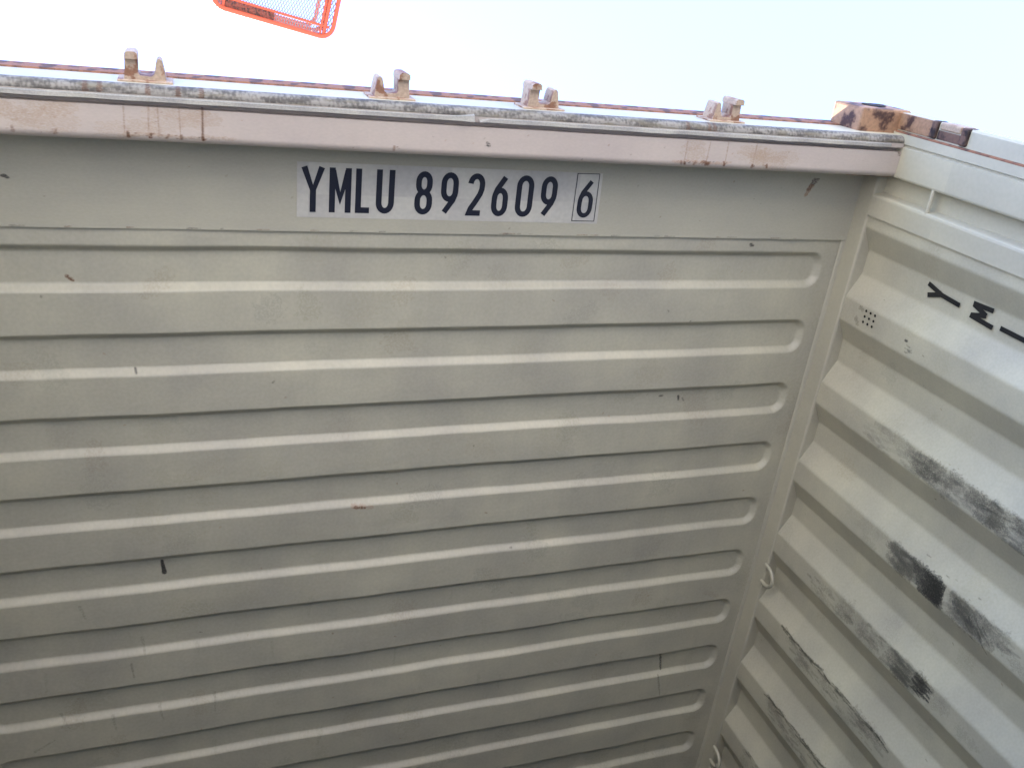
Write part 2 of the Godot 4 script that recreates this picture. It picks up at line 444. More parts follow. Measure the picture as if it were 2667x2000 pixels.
func tube(st: SurfaceTool, pts: PackedVector3Array, r: float, sides := 10, closed := false) -> void:
	var n := pts.size()
	var rings := []
	var prev := Vector3.ZERO
	for i in n:
		var a := pts[(i - 1 + n) % n] if closed or i > 0 else pts[i]
		var b := pts[(i + 1) % n] if closed or i < n - 1 else pts[i]
		var t := (b - a).normalized()
		var u := prev - t * prev.dot(t) if prev != Vector3.ZERO else t.cross(Vector3.UP if absf(t.y) < 0.9 else Vector3.RIGHT)
		u = u.normalized()
		prev = u
		var v := t.cross(u)
		var ring := []
		for k in sides:
			var ang := TAU * k / sides
			ring.append(pts[i] + (u * cos(ang) + v * sin(ang)) * r)
		rings.append(ring)
	for i in (n if closed else n - 1):
		for k in sides:
			var k2 := (k + 1) % sides
			quad(st, rings[i][k], rings[i][k2], rings[(i + 1) % n][k2], rings[(i + 1) % n][k])
	if not closed:
		for e in [0, n - 1]:
			for k in range(1, sides - 1):
				tri(st, rings[e][0], rings[e][k], rings[e][k + 1])

# ------------------------------------------------------------------ ground
func make_ground() -> void:
	var pm := PlaneMesh.new()
	pm.size = Vector2(1200, 1200)
	var g := put(self, "ground", pm, m_ground)
	g.set_meta("kind", "structure")

# ------------------------------------------------------------------ the container
func make_container() -> void:
	box = Node3D.new()
	box.name = "shipping_container"
	box.set_meta("label", "pale grey corrugated steel shipping container seen from its open doorway, rusty at the corner")
	box.set_meta("category", "container")
	add_child(box)
	roof_panels()
	header()
	sticker()
	side_walls()
	rails()
	posts()
	castings()
	keepers()
	lashing_rings()
	ventilator()
	stacked_letters()
	floor_and_ends()

# Depth of the roof's pressed groove at (x, z), for groove number k: a rounded bar let into the sheet.
func groove(x: float, z: float) -> float:
	var k := roundf((-z - 0.056) / RIB)
	noise.frequency = 1.0
	var zc := -RIB * k - 0.056 + noise.get_noise_2d(x * 1.1, k * 9.0) * 0.0018
	var deep := 1.0 + 0.13 * noise.get_noise_2d(x * 1.6 + 20.0, k * 5.0 + 70.0)
	var hx := WX - 0.052
	var qx := absf(x + WX) - (hx - 0.045)
	var qz := absf(z - zc) - (0.056 - 0.045)
	var d := Vector2(maxf(qx, 0), maxf(qz, 0)).length() + minf(maxf(qx, qz), 0) - 0.045
	return 0.0165 * deep * smoothstep(0.0, 0.021, -d)

func roof_height(x: float, z: float) -> float:
	noise.frequency = 1.7
	var dent := noise.get_noise_2d(x * 1.3, z * 0.9) * 0.0048
	noise.frequency = 5.5
	dent += noise.get_noise_2d(x * 0.8 + 50.0, z * 1.6) * 0.0006
	return groove(x, z) + dent

func roof_panels() -> void:
	var z1 := 0.262
	var first := true
	while z1 > -LENGTH:
		var z0 := -0.16 - RIB * 4.0 if first else z1 - RIB * 5.0
		roof_panel(z0, z1, z1 > -2.4)
		z1 = z0
		first = false

func roof_panel(z0: float, z1: float, near: bool) -> void:
	var xs := PackedFloat32Array()
	var x := -2.402
	while x < -2.20:
		xs.append(x)
		x += 0.005
	for i in range(1, 40):
		xs.append(lerpf(-2.20, -0.152, i / 40.0))
	x = -0.152
	while x < -0.004:
		xs.append(x)
		x += 0.005
	xs.append(-0.004)
	var nz := int(ceil((z1 - z0) / (0.0035 if near else 0.010)))
	var verts := PackedVector3Array()
	var norms := PackedVector3Array()
	var uvs := PackedVector2Array()
	var ids := PackedInt32Array()
	var nx := xs.size()
	for j in nz + 1:
		var z := lerpf(z1, z0, float(j) / nz)
		for i in nx:
			var xx := xs[i]
			var h := roof_height(xx, z)
			verts.append(at(xx, h, z))
			var e := 0.0012
			var gx := (roof_height(xx + e, z) - h) / e
			var gz := (roof_height(xx, z + e) - h) / e
			norms.append(Vector3(gx, -1, gz).normalized())
			uvs.append(rp(xx, z) / Vector2(1203, 1250))
	for j in nz:
		for i in nx - 1:
			var a := j * nx + i
			ids.append_array([a, a + 1, a + nx, a + 1, a + nx + 1, a + nx])
	var arr := []
	arr.resize(Mesh.ARRAY_MAX)
	arr[Mesh.ARRAY_VERTEX] = verts
	arr[Mesh.ARRAY_NORMAL] = norms
	arr[Mesh.ARRAY_TEX_UV] = uvs
	arr[Mesh.ARRAY_INDEX] = ids
	var am := ArrayMesh.new()
	am.add_surface_from_arrays(Mesh.PRIMITIVE_TRIANGLES, arr)
	put(box, "roof_panel", am, m_roof)

# A profile in (z, y), given with its running length, swept along X with texture coordinates.
func sweep_x(prof: PackedVector2Array, x0: float, x1: float, steps: int, s0: float, tex: Vector2, wobble := 0.0) -> ArrayMesh:
	var st := new_st()
	st.set_smooth_group(-1)
	var s := s0
	for i in prof.size() - 1:
		var p := prof[i]
		var q := prof[i + 1]
		var s2 := s + p.distance_to(q)
		for k in steps:
			var xa := lerpf(x0, x1, float(k) / steps)
			var xb := lerpf(x0, x1, float(k + 1) / steps)
			var vs := []
			for c in [[xa, p, s], [xb, p, s], [xb, q, s2], [xa, q, s2]]:
				noise.frequency = 2.2
				var wob: float = noise.get_noise_2d(c[0] * 1.0, 7.0 + c[1].x * 0.2) * wobble
				vs.append([at(c[0], c[1].y + wob, c[1].x + wob * 0.5), Vector2((c[0] + 2.406) / 0.002 / tex.x, c[2] / 0.001 / tex.y)])
			for o in [0, 1, 2, 0, 2, 3]:
				st.set_uv(vs[o][1])
				st.add_vertex(vs[o][0])
		s = s2
	return done(st)

func header() -> void:
	# inner edge rounded, flat underside, up to the seal strip
	var p := PackedVector2Array([Vector2(0.4535, 0.0), Vector2(0.4538, -0.104)])
	for i in range(1, 9):
		var a := PI * 0.5 * i / 8.0
		p.append(Vector2(0.4538 + 0.016 * (1.0 - cos(a)), -0.104 - 0.016 * sin(a)))
	p.append_array(PackedVector2Array([Vector2(0.5220, -0.120), Vector2(0.5226, -0.098), Vector2(0.5318, -0.098), Vector2(0.5326, -0.120), Vector2(0.5445, -0.120)]))
	put(box, "header_beam", sweep_x(p, -2.407, 0.001, 60, 0.0, Vector2(1203, 256), 0.0016), m_header)
	# the rounded front edge that the door seal has rubbed
	var e := PackedVector2Array([Vector2(0.5445, -0.1198)])
	for i in range(0, 9):
		var a := PI * 0.5 * i / 8.0
		e.append(Vector2(0.5445 + 0.018 * sin(a), -0.1205 + 0.018 * (1.0 - cos(a))))
	put(box, "worn_front_edge", sweep_x(e, -2.407, 0.001, 60, 0.0, Vector2(1203, 30), 0.0012), m_worn)
	# outer face, its rusty rain edge and the top that closes the beam
	var f := PackedVector2Array([Vector2(0.5625, -0.1026), Vector2(0.5620, 0.052), Vector2(0.4535, 0.052), Vector2(0.4535, 0.0)])
	put(box, "header_face", sweep_x(f, -2.407, 0.001, 40, 0.0, Vector2(1203, 256)), m_paint)
	var st := new_st()
	var lip := PackedVector2Array([Vector2(0.5618, 0.004), Vector2(0.5655, 0.007), Vector2(0.5672, 0.056), Vector2(0.5618, 0.058)])
	prism(st, lip, -2.407, 0.001, func(q: Vector2, d: float) -> Vector3: return at(d, q.y, q.x))
	put(box, "rain_edge", done(st), m_rust)
	# plate between header and roof, lapped over the first roof sheet
	var plate := PackedVector2Array([Vector2(0.456, -0.0035), Vector2(0.2460, -0.0035), Vector2(0.2458, -0.0075), Vector2(0.456, -0.0075)])
	put(box, "header_plate", sweep_x(plate, -2.416, 0.010, 50, 0.0, Vector2(1203, 428), 0.0012), m_plate)
	# two lengths of seal strip; the end of one has come loose
	for s in [[-2.404, -1.198, true], [-1.185, -0.045, false]]:
		st = new_st()
		var n := 46
		for k in n:
			var ring := []
			for o in 2:
				var t := float(k + o) / n
				var x := lerpf(s[0], s[1], t)
				var left := float(s[1]) - x
				var loose := 0.0
				if s[2]:
					loose = 0.012 * pow(clampf(1.0 - left / 0.075, 0, 1), 2.0)
				else:
					loose = -0.004 * pow(clampf(1.0 - (x - float(s[0])) / 0.03, 0, 1), 1.0)
				noise.frequency = 3.0
				var wv := noise.get_noise_2d(x * 2.0, 3.0 if s[2] else 40.0) * 0.0014
				var wd := 0.0075 + (loose * 0.5 if s[2] else loose)
				ring.append([at(x, -0.1260 - absf(loose) * 0.6 + wv, 0.5335 + wv), at(x, -0.1245 - absf(loose) * 0.3, 0.5335 + wd + wv), at(x, -0.1195, 0.5360 + wd), at(x, -0.1195, 0.5370)])
			for i in 4:
				var i2 := (i + 1) % 4
				quad(st, ring[0][i], ring[1][i], ring[1][i2], ring[0][i2])
			if k == 0:
				quad(st, ring[0][0], ring[0][1], ring[0][2], ring[0][3])
			if k == n - 1:
				quad(st, ring[1][0], ring[1][3], ring[1][2], ring[1][1])
		put(box, "seal_strip", done(st), m_strip)

# ------------------------------------------------------------------ lettering
func arc(c: Vector2, r: Vector2, a0: float, a1: float, n: int) -> PackedVector2Array:
	var out := PackedVector2Array()
	for i in n + 1:
		var a := deg_to_rad(lerpf(a0, a1, float(i) / n))
		out.append(c + Vector2(cos(a) * r.x, sin(a) * r.y))
	return out

func rounded(w: float, y0: float, y1: float, r: float) -> PackedVector2Array:
	# a narrow closed loop with half-round ends, from y0 to y1
	var out := PackedVector2Array()
	out.append_array(arc(Vector2(0.5, y1 - r), Vector2(w, r), 0, 180, 12))
	out.append_array(arc(Vector2(0.5, y0 + r), Vector2(w, r), 180, 360, 12))
	return out

# Strokes of a character in a unit square: [points, closed].
func glyph(ch: String) -> Array:
	match ch:
		"Y": return [[PackedVector2Array([Vector2(0, 1), Vector2(0.5, 0.46), Vector2(1, 1)]), false], [PackedVector2Array([Vector2(0.5, 0.52), Vector2(0.5, 0)]), false]]
		"M": return [[PackedVector2Array([Vector2(0, 0), Vector2(0, 1)]), false], [PackedVector2Array([Vector2(1, 0), Vector2(1, 1)]), false], [PackedVector2Array([Vector2(0.03, 0.94), Vector2(0.5, 0.32), Vector2(0.97, 0.94)]), false]]
		"L": return [[PackedVector2Array([Vector2(0, 1), Vector2(0, 0), Vector2(1, 0)]), false]]
		"U":
			var u := PackedVector2Array([Vector2(0, 1)])
			u.append_array(arc(Vector2(0.5, 0.2), Vector2(0.5, 0.2), 180, 360, 14))
			u.append(Vector2(1, 1))
			return [[u, false]]
		"8": return [[rounded(0.45, 0.52, 1.0, 0.2), true], [rounded(0.5, 0.0, 0.52, 0.21), true]]
		"0": return [[rounded(0.5, 0.0, 1.0, 0.22), true]]
		"2":
			var t := arc(Vector2(0.5, 0.78), Vector2(0.5, 0.22), 175, 0, 14)
			t.append_array(PackedVector2Array([Vector2(0.98, 0.66), Vector2(0.86, 0.52), Vector2(0.5, 0.31), Vector2(0.14, 0.12), Vector2(0.02, 0.0), Vector2(1, 0)]))
			return [[t, false]]
		"9": return [[rounded(0.5, 0.36, 1.0, 0.22), true], [PackedVector2Array([Vector2(1, 0.62), Vector2(0.96, 0.48), Vector2(0.80, 0.33), Vector2(0.14, 0.0)]), false]]
		"6": return [[rounded(0.5, 0.0, 0.64, 0.22), true], [PackedVector2Array([Vector2(0, 0.38), Vector2(0.04, 0.52), Vector2(0.20, 0.67), Vector2(0.86, 1.0)]), false]]
	return []

# Thick outline of one stroke as quads; map turns a point of the page into a point in the scene.
func ribbon(st: SurfaceTool, pts: PackedVector2Array, w: float, closed: bool, map: Callable) -> void:
	var n := pts.size()
	var lefts := []
	var rights := []
	for i in n:
		var d0 := (pts[i] - pts[(i - 1 + n) % n]).normalized() if closed or i > 0 else Vector2.ZERO
		var d1 := (pts[(i + 1) % n] - pts[i]).normalized() if closed or i < n - 1 else Vector2.ZERO
		if d0 == Vector2.ZERO:
			d0 = d1
		if d1 == Vector2.ZERO:
			d1 = d0
		var t := (d0 + d1).normalized()
		var nn := Vector2(-t.y, t.x)
		var m := minf(1.0 / maxf(0.3, nn.dot(Vector2(-d1.y, d1.x))), 2.2)
		lefts.append(map.call(pts[i] + nn * w * 0.5 * m))
		rights.append(map.call(pts[i] - nn * w * 0.5 * m))
	for i in (n if closed else n - 1):
		var j := (i + 1) % n
		quad(st, lefts[i], lefts[j], rights[j], rights[i])

func character(parent: Node, ch: String, x0: float, x1: float, z0: float, z1: float, w: float, y: float) -> void:
	var st := new_st()
	var layer := 0.0
	for s in glyph(ch):
		var pts := PackedVector2Array()
		for p in s[0]:
			pts.append(Vector2(lerpf(x0 + w * 0.5, x1 - w * 0.5, p.x), lerpf(z0 + (w * 0.5 if ch in "L2U8906" else 0.0), z1 - (w * 0.5 if ch in "28906" else 0.0), p.y)))
		var lay := layer
		ribbon(st, pts, w, s[1], func(q: Vector2) -> Vector3: return at(q.x, y - lay, q.y))
		layer += 0.0002
	var o := put(parent, "character", done(st), m_ink)
	o.set_meta("label", "dark blue-black character " + ch + " printed on the number sticker")

func sticker() -> void:
	var st := new_st()
	var y := -0.0078
	var outline := PackedVector2Array([Vector2(-1.562, 0.280), Vector2(-1.562, 0.4055), Vector2(-0.810, 0.4075), Vector2(-0.806, 0.279)])
	prism(st, outline, y, y - 0.0008, func(q: Vector2, d: float) -> Vector3: return at(q.x, d, q.y))
	var s := put(box, "number_sticker", done(st), m_sticker)
	s.set_meta("label", "off-white number sticker with dark characters under the door header")
	y -= 0.0014
	var row := [["Y", -1.553, -1.500], ["M", -1.490, -1.440], ["L", -1.430, -1.390], ["U", -1.382, -1.339], ["8", -1.290, -1.247], ["9", -1.227, -1.184], ["2", -1.161, -1.118], ["6", -1.098, -1.056], ["0", -1.036, -0.991], ["9", -0.971, -0.928]]
	for c in row:
		character(s, c[0], c[1], c[2], 0.2925, 0.3955, 0.0136, y)
	character(s, "6", -0.869, -0.827, 0.294, 0.393, 0.0118, y)
	st = new_st()
	ribbon(st, PackedVector2Array([Vector2(-0.878, 0.2855), Vector2(-0.879, 0.4055), Vector2(-0.819, 0.4062), Vector2(-0.816, 0.2855)]), 0.0018, true, func(q: Vector2) -> Vector3: return at(q.x, y, q.y))
	put(s, "check_digit_frame", done(st), m_ink)

func stacked_letters() -> void:
	# hand-sized letters stencilled down the hollow of the first corrugation: a Y, an M and the upright of an L
	var x := 0.0350
	var wall := box.get_node("side_panel")
	var defs := [
		[[Vector2(-0.310, 0.2215), Vector2(-0.362, 0.2085)], [Vector2(-0.318, 0.1925), Vector2(-0.362, 0.2085)], [Vector2(-0.355, 0.2085), Vector2(-0.427, 0.2035)]],
		[[Vector2(-0.464, 0.2240), Vector2(-0.527, 0.2270)], [Vector2(-0.466, 0.2220), Vector2(-0.512, 0.2085)], [Vector2(-0.512, 0.2085), Vector2(-0.468, 0.1945)], [Vector2(-0.466, 0.1935), Vector2(-0.540, 0.1885)]],
		[[Vector2(-0.560, 0.1960), Vector2(-0.640, 0.1945)], [Vector2(-0.638, 0.1945), Vector2(-0.640, 0.226)]],
		[[Vector2(-0.680, 0.2240), Vector2(-0.735, 0.2240)], [Vector2(-0.735, 0.2240), Vector2(-0.748, 0.2085)], [Vector2(-0.748, 0.2085), Vector2(-0.735, 0.1945)], [Vector2(-0.735, 0.1945), Vector2(-0.680, 0.1945)]]]
	for d in defs:
		var st := new_st()
		var lay := 0.0
		for s in d:
			var off := lay
			ribbon(st, PackedVector2Array(s), 0.0125, false, func(q: Vector2) -> Vector3: return at(x - off, q.x, q.y))
			lay += 0.0002
		put(wall, "stencilled_letter", done(st), m_black)

# ------------------------------------------------------------------ side walls
func side_profile(z0: float, z1: float) -> PackedVector2Array:
	# (z, x outward) from z1 inwards to z0, trapezoids with eased corners
	var out := PackedVector2Array()
	var j := int(ceil((CZ - z1) / CORR)) - 1
	var key := PackedVector2Array()
	while CZ - CORR * j > z0 - CORR:
		var z := CZ - CORR * j
		key.append_array(PackedVector2Array([Vector2(z, 0), Vector2(z - 0.068, 0.036), Vector2(z - 0.138, 0.036), Vector2(z - 0.206, 0)]))
		j += 1
	out.append(Vector2(z1, 0))
	for i in key.size():
		var k := key[i]
		if k.x > z1 - 0.004 or k.x < z0 + 0.004:
			continue
		var pa := key[i - 1] if i > 0 else Vector2(z1, 0)
		var pb := key[i + 1] if i < key.size() - 1 else Vector2(z0, 0)
		var a := k + (pa - k).normalized() * 0.006
		var b := k + (pb - k).normalized() * 0.006
		for e in 4:
			var t := e / 3.0
			out.append(a.lerp(k, t).lerp(k.lerp(b, t), t))
	out.append(Vector2(z0, 0))
	return out

func side_walls() -> void:
	var z1 := 0.345
	var first := true
	while z1 > -LENGTH:
		var z0 := CZ - CORR * 3 + 0.036 if first else z1 - CORR * 4
		side_panel(z0, z1, 1.0)
		z1 = z0
		first = false
	z1 = 0.345
	first = true
	while z1 > -LENGTH:
		var z0 := CZ - CORR * 3 + 0.036 if first else z1 - CORR * 4
		side_panel(z0, z1, -1.0)
		z1 = z0
		first = false

func side_panel(z0: float, z1: float, side: float) -> void:
	var prof := side_profile(z0, z1)
	var st := new_st()
	var ys := [-0.03]
	for i in range(1, 14):
		ys.append(lerpf(-0.03, -2.60, i / 13.0))
	# normals per corner of the profile so that the eased bends shade softly
	for i in prof.size() - 1:
		for k in ys.size() - 1:
			var vs := []
			for c in [[prof[i], ys[k]], [prof[i + 1], ys[k]], [prof[i + 1], ys[k + 1]], [prof[i], ys[k + 1]]]:
				var p: Vector2 = c[0]
				var y: float = c[1]
				noise.frequency = 1.4
				var dent := noise.get_noise_2d(p.x * 1.2 + (0.0 if side > 0 else 60.0), y * 0.9) * 0.003
				var q := at(0.003 + p.y + dent, y, p.x)
				if side < 0:
					q.x = -q.x
				vs.append([q, sp(y, p.x) / Vector2(1600, 868)])
			for o in ([0, 1, 2, 0, 2, 3] if side > 0 else [0, 2, 1, 0, 3, 2]):
				st.set_uv(vs[o][1])
				st.add_vertex(vs[o][0])
	put(box, "side_panel", done(st), m_side if side > 0 else m_paint)

func rails() -> void:
	for s in [1.0, -1.0]:
		var st := new_st()
		var sec := PackedVector2Array([Vector2(-0.0015, 0.012), Vector2(-0.0015, -0.058), Vector2(0.0005, -0.0625), Vector2(0.005, -0.064), Vector2(0.045, -0.064), Vector2(0.045, 0.030), Vector2(0.0, 0.030)])
		prism(st, sec, 0.4565, -LENGTH - 0.1, func(q: Vector2, d: float) -> Vector3: return Vector3((at(q.x, 0, 0).x) * s, RY + q.y, d))
		put(box, "top_side_rail", done(st), m_paint)
		# the turned-down edge where the roof sheet is welded to the rail
		st = new_st()
		var bead := PackedVector2Array([Vector2(-0.014, -0.0005), Vector2(-0.010, -0.0040), Vector2(-0.001, -0.0065), Vector2(-0.001, 0.002)])
		prism(st, bead, 0.25, -LENGTH - 0.1, func(q: Vector2, d: float) -> Vector3: return Vector3((at(q.x, 0, 0).x) * s, RY + q.y, d))
		put(box, "weld_seam", done(st), m_paint)
		st = new_st()
		var lowr := PackedVector2Array([Vector2(-0.012, -2.58), Vector2(-0.012, -2.78), Vector2(0.043, -2.78), Vector2(0.043, -2.58)])
		prism(st, lowr, 0.44, -LENGTH - 0.1, func(q: Vector2, d: float) -> Vector3: return Vector3((at(q.x, 0, 0).x) * s, RY + q.y, d))
		put(box, "bottom_side_rail", done(st), m_paint)

func posts() -> void:
	for s in [1.0, -1.0]:
		# door post: strip over the wall sheet, hollow for lashing bars, main face, seal groove, outer flange
		var sec := PackedVector2Array([Vector2(0.0, 0.3365), Vector2(-0.004, 0.3368), Vector2(-0.004, 0.388), Vector2(-0.0025, 0.3935), Vector2(0.002, 0.3965), Vector2(0.030, 0.402), Vector2(0.030, 0.447), Vector2(0.006, 0.4535), Vector2(0.001, 0.455), Vector2(-0.001, 0.460), Vector2(-0.001, 0.5335), Vector2(0.004, 0.536), Vector2(0.004, 0.5405), Vector2(-0.001, 0.543), Vector2(-0.001, 0.5665), Vector2(0.003, 0.5705), Vector2(0.009, 0.572), Vector2(0.009, 0.612), Vector2(0.013, 0.617), Vector2(0.043, 0.617), Vector2(0.043, 0.3365)])
		var st := new_st()
		prism(st, sec, -2.66, -0.0645, func(q: Vector2, d: float) -> Vector3: return Vector3(at(q.x, 0, 0).x * s, RY + d, q.y))
		var post := put(box, "corner_post", done(st), m_paint)
		# rust in the angle between main face and flange
		st = new_st()
		var r := PackedVector2Array([Vector2(0.0005, 0.5665), Vector2(-0.0012, 0.5680), Vector2(0.0005, 0.5708), Vector2(0.006, 0.5726), Vector2(0.006, 0.569)])
		prism(st, r, -2.60, -0.075, func(q: Vector2, d: float) -> Vector3: return Vector3(at(q.x, 0, 0).x * s, RY + d, q.y))
		put(post, "rusted_seam", done(st), m_rust)
		for k in 5:
			var y := -0.262 - 0.5 * k
			st = new_st()
			tube(st, PackedVector3Array([Vector3(at(0.004, 0, 0).x * s, RY + y, 0.392), Vector3(at(0.004, 0, 0).x * s, RY + y, 0.456)]), 0.0055, 10)
			put(post, "lashing_bar", done(st), m_paint)
		# hinge: two lugs on the flange, the blade between them and the pin through all three
		for k in 3:
			var y0 := -0.19 - 0.9 * k
			var h := Node3D.new()
			h.name = "hinge"
			post.add_child(h, true)
			for l in [[y0 - 0.000, y0 - 0.022, "hinge_lug"], [y0 - 0.100, y0 - 0.125, "hinge_lug"]]:
				st = new_st()
				var q0 := Vector3(at(0.001, 0, 0).x, RY + l[1], 0.574)
				var q1 := Vector3(at(0.040, 0, 0).x, RY + l[0], 0.6185)
				bevel_box(st, q0, q1, 0.006)
				var lug := put(h, l[2], mirrored(done(st), s), m_rust_shade if k == 0 else m_paint)
				lug.set_meta("label", "rust-stained hinge lug on the corner post")
			st = new_st()
			bevel_box(st, Vector3(at(0.006, 0, 0).x, RY + y0 - 0.096, 0.5985), Vector3(at(0.060, 0, 0).x, RY + y0 - 0.026, 0.6178), 0.005)
			put(h, "hinge_blade", mirrored(done(st), s), m_tan)
			if k == 0:
				st = new_st()
				bevel_box(st, Vector3(at(0.0070, 0, 0).x, RY - 0.192, 0.5745), Vector3(at(0.012, 0, 0).x, RY - 0.070, 0.6160), 0.001)
				put(post, "rust_shade_plate", mirrored(done(st), s), m_cast)
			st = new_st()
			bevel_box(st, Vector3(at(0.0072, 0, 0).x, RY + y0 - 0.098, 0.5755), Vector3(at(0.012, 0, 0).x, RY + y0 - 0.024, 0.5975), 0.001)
			put(h, "rust_shade_plate", mirrored(done(st), s), m_rust_shade)  # added dark plate: the shade under the hinge blade, put in as colour
			st = new_st()
			tube(st, PackedVector3Array([Vector3(at(0.018, 0, 0).x, RY + y0 + 0.008, 0.600), Vector3(at(0.018, 0, 0).x, RY + y0 - 0.135, 0.600)]), 0.009, 12)
			put(h, "hinge_pin", mirrored(done(st), s), m_rust)

func mirrored(m: ArrayMesh, s: float) -> ArrayMesh:
	if s > 0:
		return m
	var st := SurfaceTool.new()
	st.begin(Mesh.PRIMITIVE_TRIANGLES)
	st.set_smooth_group(-1)
	var v: PackedVector3Array = m.surface_get_arrays(0)[Mesh.ARRAY_VERTEX]
	var ix = m.surface_get_arrays(0)[Mesh.ARRAY_INDEX]
	if ix == null or ix.size() == 0:
		for i in range(0, v.size(), 3):
			for o in [0, 2, 1]:
				st.add_vertex(v[i + o] * Vector3(-1, 1, 1))
	else:
		for i in range(0, ix.size(), 3):
			for o in [0, 2, 1]:
				st.add_vertex(v[ix[i + o]] * Vector3(-1, 1, 1))
	st.generate_normals()
	return st.commit()

func castings() -> void:
	for s in [1.0, -1.0]:
		var st := new_st()
		bevel_box(st, at(-0.119, -0.0715, 0.444), at(0.043, 0.052, 0.622), 0.007)
		var c := put(box, "corner_casting", mirrored(done(st), s), m_cast)
		c.set_meta("label", "rust-stained steel corner casting above the corner post")
		# the oval lifting holes in its outer faces, set back in the block
		for hole in [["z", at(-0.038, -0.01, 0.6222), Vector2(0.032, 0.025)], ["x", at(0.0432, -0.01, 0.533), Vector2(0.040, 0.025)]]:
			st = new_st()
			var ring := arc(Vector2.ZERO, hole[2], 0, 345, 23)
			for i in ring.size():
				var a := ring[i]
				var b := ring[(i + 1) % ring.size()]
				var o: Vector3 = hole[1]
				var mk := func(q: Vector2, d: float) -> Vector3: return o + (Vector3(q.x, q.y, d) if hole[0] == "z" else Vector3(d, q.y, q.x))
				quad(st, mk.call(a, 0.0005), mk.call(b, 0.0005), mk.call(b * 1.12, 0.002), mk.call(a * 1.12, 0.002))
				tri(st, mk.call(Vector2.ZERO, 0.0004), mk.call(a, 0.0004), mk.call(b, 0.0004))
			put(c, "lifting_hole", mirrored(done(st), s), m_hole)

func keepers() -> void:
	# cam keepers: a base with a long hooked horn and a short tapered one, in mirrored pairs
	var spots := [[-1.902, 1.0], [-1.411, -1.0], [-1.060, 1.0], [-0.572, -1.0]]
	for sdef in spots:
		var x0: float = sdef[0]
		var dirn: float = sdef[1]
		var k := Node3D.new()
		k.name = "cam_keeper"
		box.add_child(k, true)
		var w := 0.078
		var mp := func(q: Vector2, d: float) -> Vector3: return at(x0 + (q.x if dirn > 0 else w - q.x), d, 0.562 + q.y)
		var st := new_st()
		# long horn with the web; its end is thickened into a hook
		prism(st, PackedVector2Array([Vector2(0, 0), Vector2(0.002, 0.020), Vector2(0.003, 0.046), Vector2(0.005, 0.052), Vector2(0.009, 0.055), Vector2(0.022, 0.055), Vector2(0.026, 0.052), Vector2(0.027, 0.046), Vector2(0.026, 0.017), Vector2(0.030, 0.0125), Vector2(0.050, 0.0115), Vector2(0.056, 0.016), Vector2(0.058, 0.030), Vector2(0.061, 0.042), Vector2(0.066, 0.046), Vector2(0.071, 0.042), Vector2(0.075, 0.022), Vector2(0.078, 0.0)]), -0.078, -0.030, mp)
		put(k, "horn", done(st), m_tan)
		st = new_st()
		prism(st, PackedVector2Array([Vector2(0.003, 0.043), Vector2(0.004, 0.0535), Vector2(0.009, 0.057), Vector2(0.022, 0.057), Vector2(0.0265, 0.0535), Vector2(0.0275, 0.043)]), -0.090, -0.026, mp)
		put(k, "hook", done(st), m_tan)
		st = new_st()
		bevel_box(st, at(x0 - 0.012, -0.088, 0.5612), at(x0 + w + 0.012, -0.020, 0.5665), 0.002)
		put(k, "base_plate", done(st), m_tan)

func lashing_rings() -> void:
	# D-shaped rings welded under the top side rail
	var z := -0.905
	while z > -LENGTH:
		for s in [1.0, -1.0]:
			var st := new_st()
			var pts := PackedVector3Array()
			for i in 17:
				var a := PI * i / 16.0
				pts.append(Vector3(at(-0.003 - 0.005 * sin(a), 0, 0).x * s, RY - 0.056 - 0.058 * pow(sin(a), 0.7), z + 0.034 * cos(a)))
			tube(st, pts, 0.0062, 8)
			put(box, "lashing_ring", done(st), m_paint)
		z -= 0.845

func ventilator() -> void:
	var wall := box.get_node("side_panel")
	var v := Node3D.new()
	v.name = "ventilator"
	wall.add_child(v, true)
	# nine round holes pressed into the sheet, each with its own sunken rim
	for i in 3:
		for k in 3:
			var c := at(-0.0008, -0.1625 - 0.0185 * k, 0.0865 - 0.0165 * i)
			var st := new_st()
			var n := 12
			for e in n:
				var a := Vector2.from_angle(TAU * e / n)
				var b := Vector2.from_angle(TAU * (e + 1) / n)
				var f := func(q: Vector2, r: float, d: float) -> Vector3: return c + Vector3(d, q.x * r, q.y * r)
				tri(st, f.call(a, 0.0, -0.0006), f.call(a, 0.0040, -0.0006), f.call(b, 0.0040, -0.0006))
			put(v, "hole", done(st), m_hole)

func floor_and_ends() -> void:
	# plywood floor boards, end wall, sill
	var w := 2.392 / 8.0
	for i in 8:
		var st := new_st()
		bevel_box(st, Vector3(-1.196 + w * i + 0.0015, 0.125, -LENGTH), Vector3(-1.196 + w * (i + 1) - 0.0015, 0.153 + 0.0006 * (i % 2), 0.50), 0.002)
		put(box, "floor_board", done(st), m_floor)
	var st2 := new_st()
	bevel_box(st2, Vector3(-1.202, 0.02, 0.44), Vector3(1.202, 0.15, 0.60), 0.006)
	put(box, "door_sill", done(st2), m_paint)
	st2 = new_st()
	bevel_box(st2, Vector3(-1.245, 0.02, -LENGTH - 0.12), Vector3(1.245, 2.84, -LENGTH - 0.06), 0.004)
	put(box, "end_wall", done(st2), m_paint)
	st2 = new_st()
	bevel_box(st2, Vector3(-1.16, 0.012, -LENGTH), Vector3(1.16, 0.118, 0.43), 0.004)
	put(box, "underframe", done(st2), m_tyre)

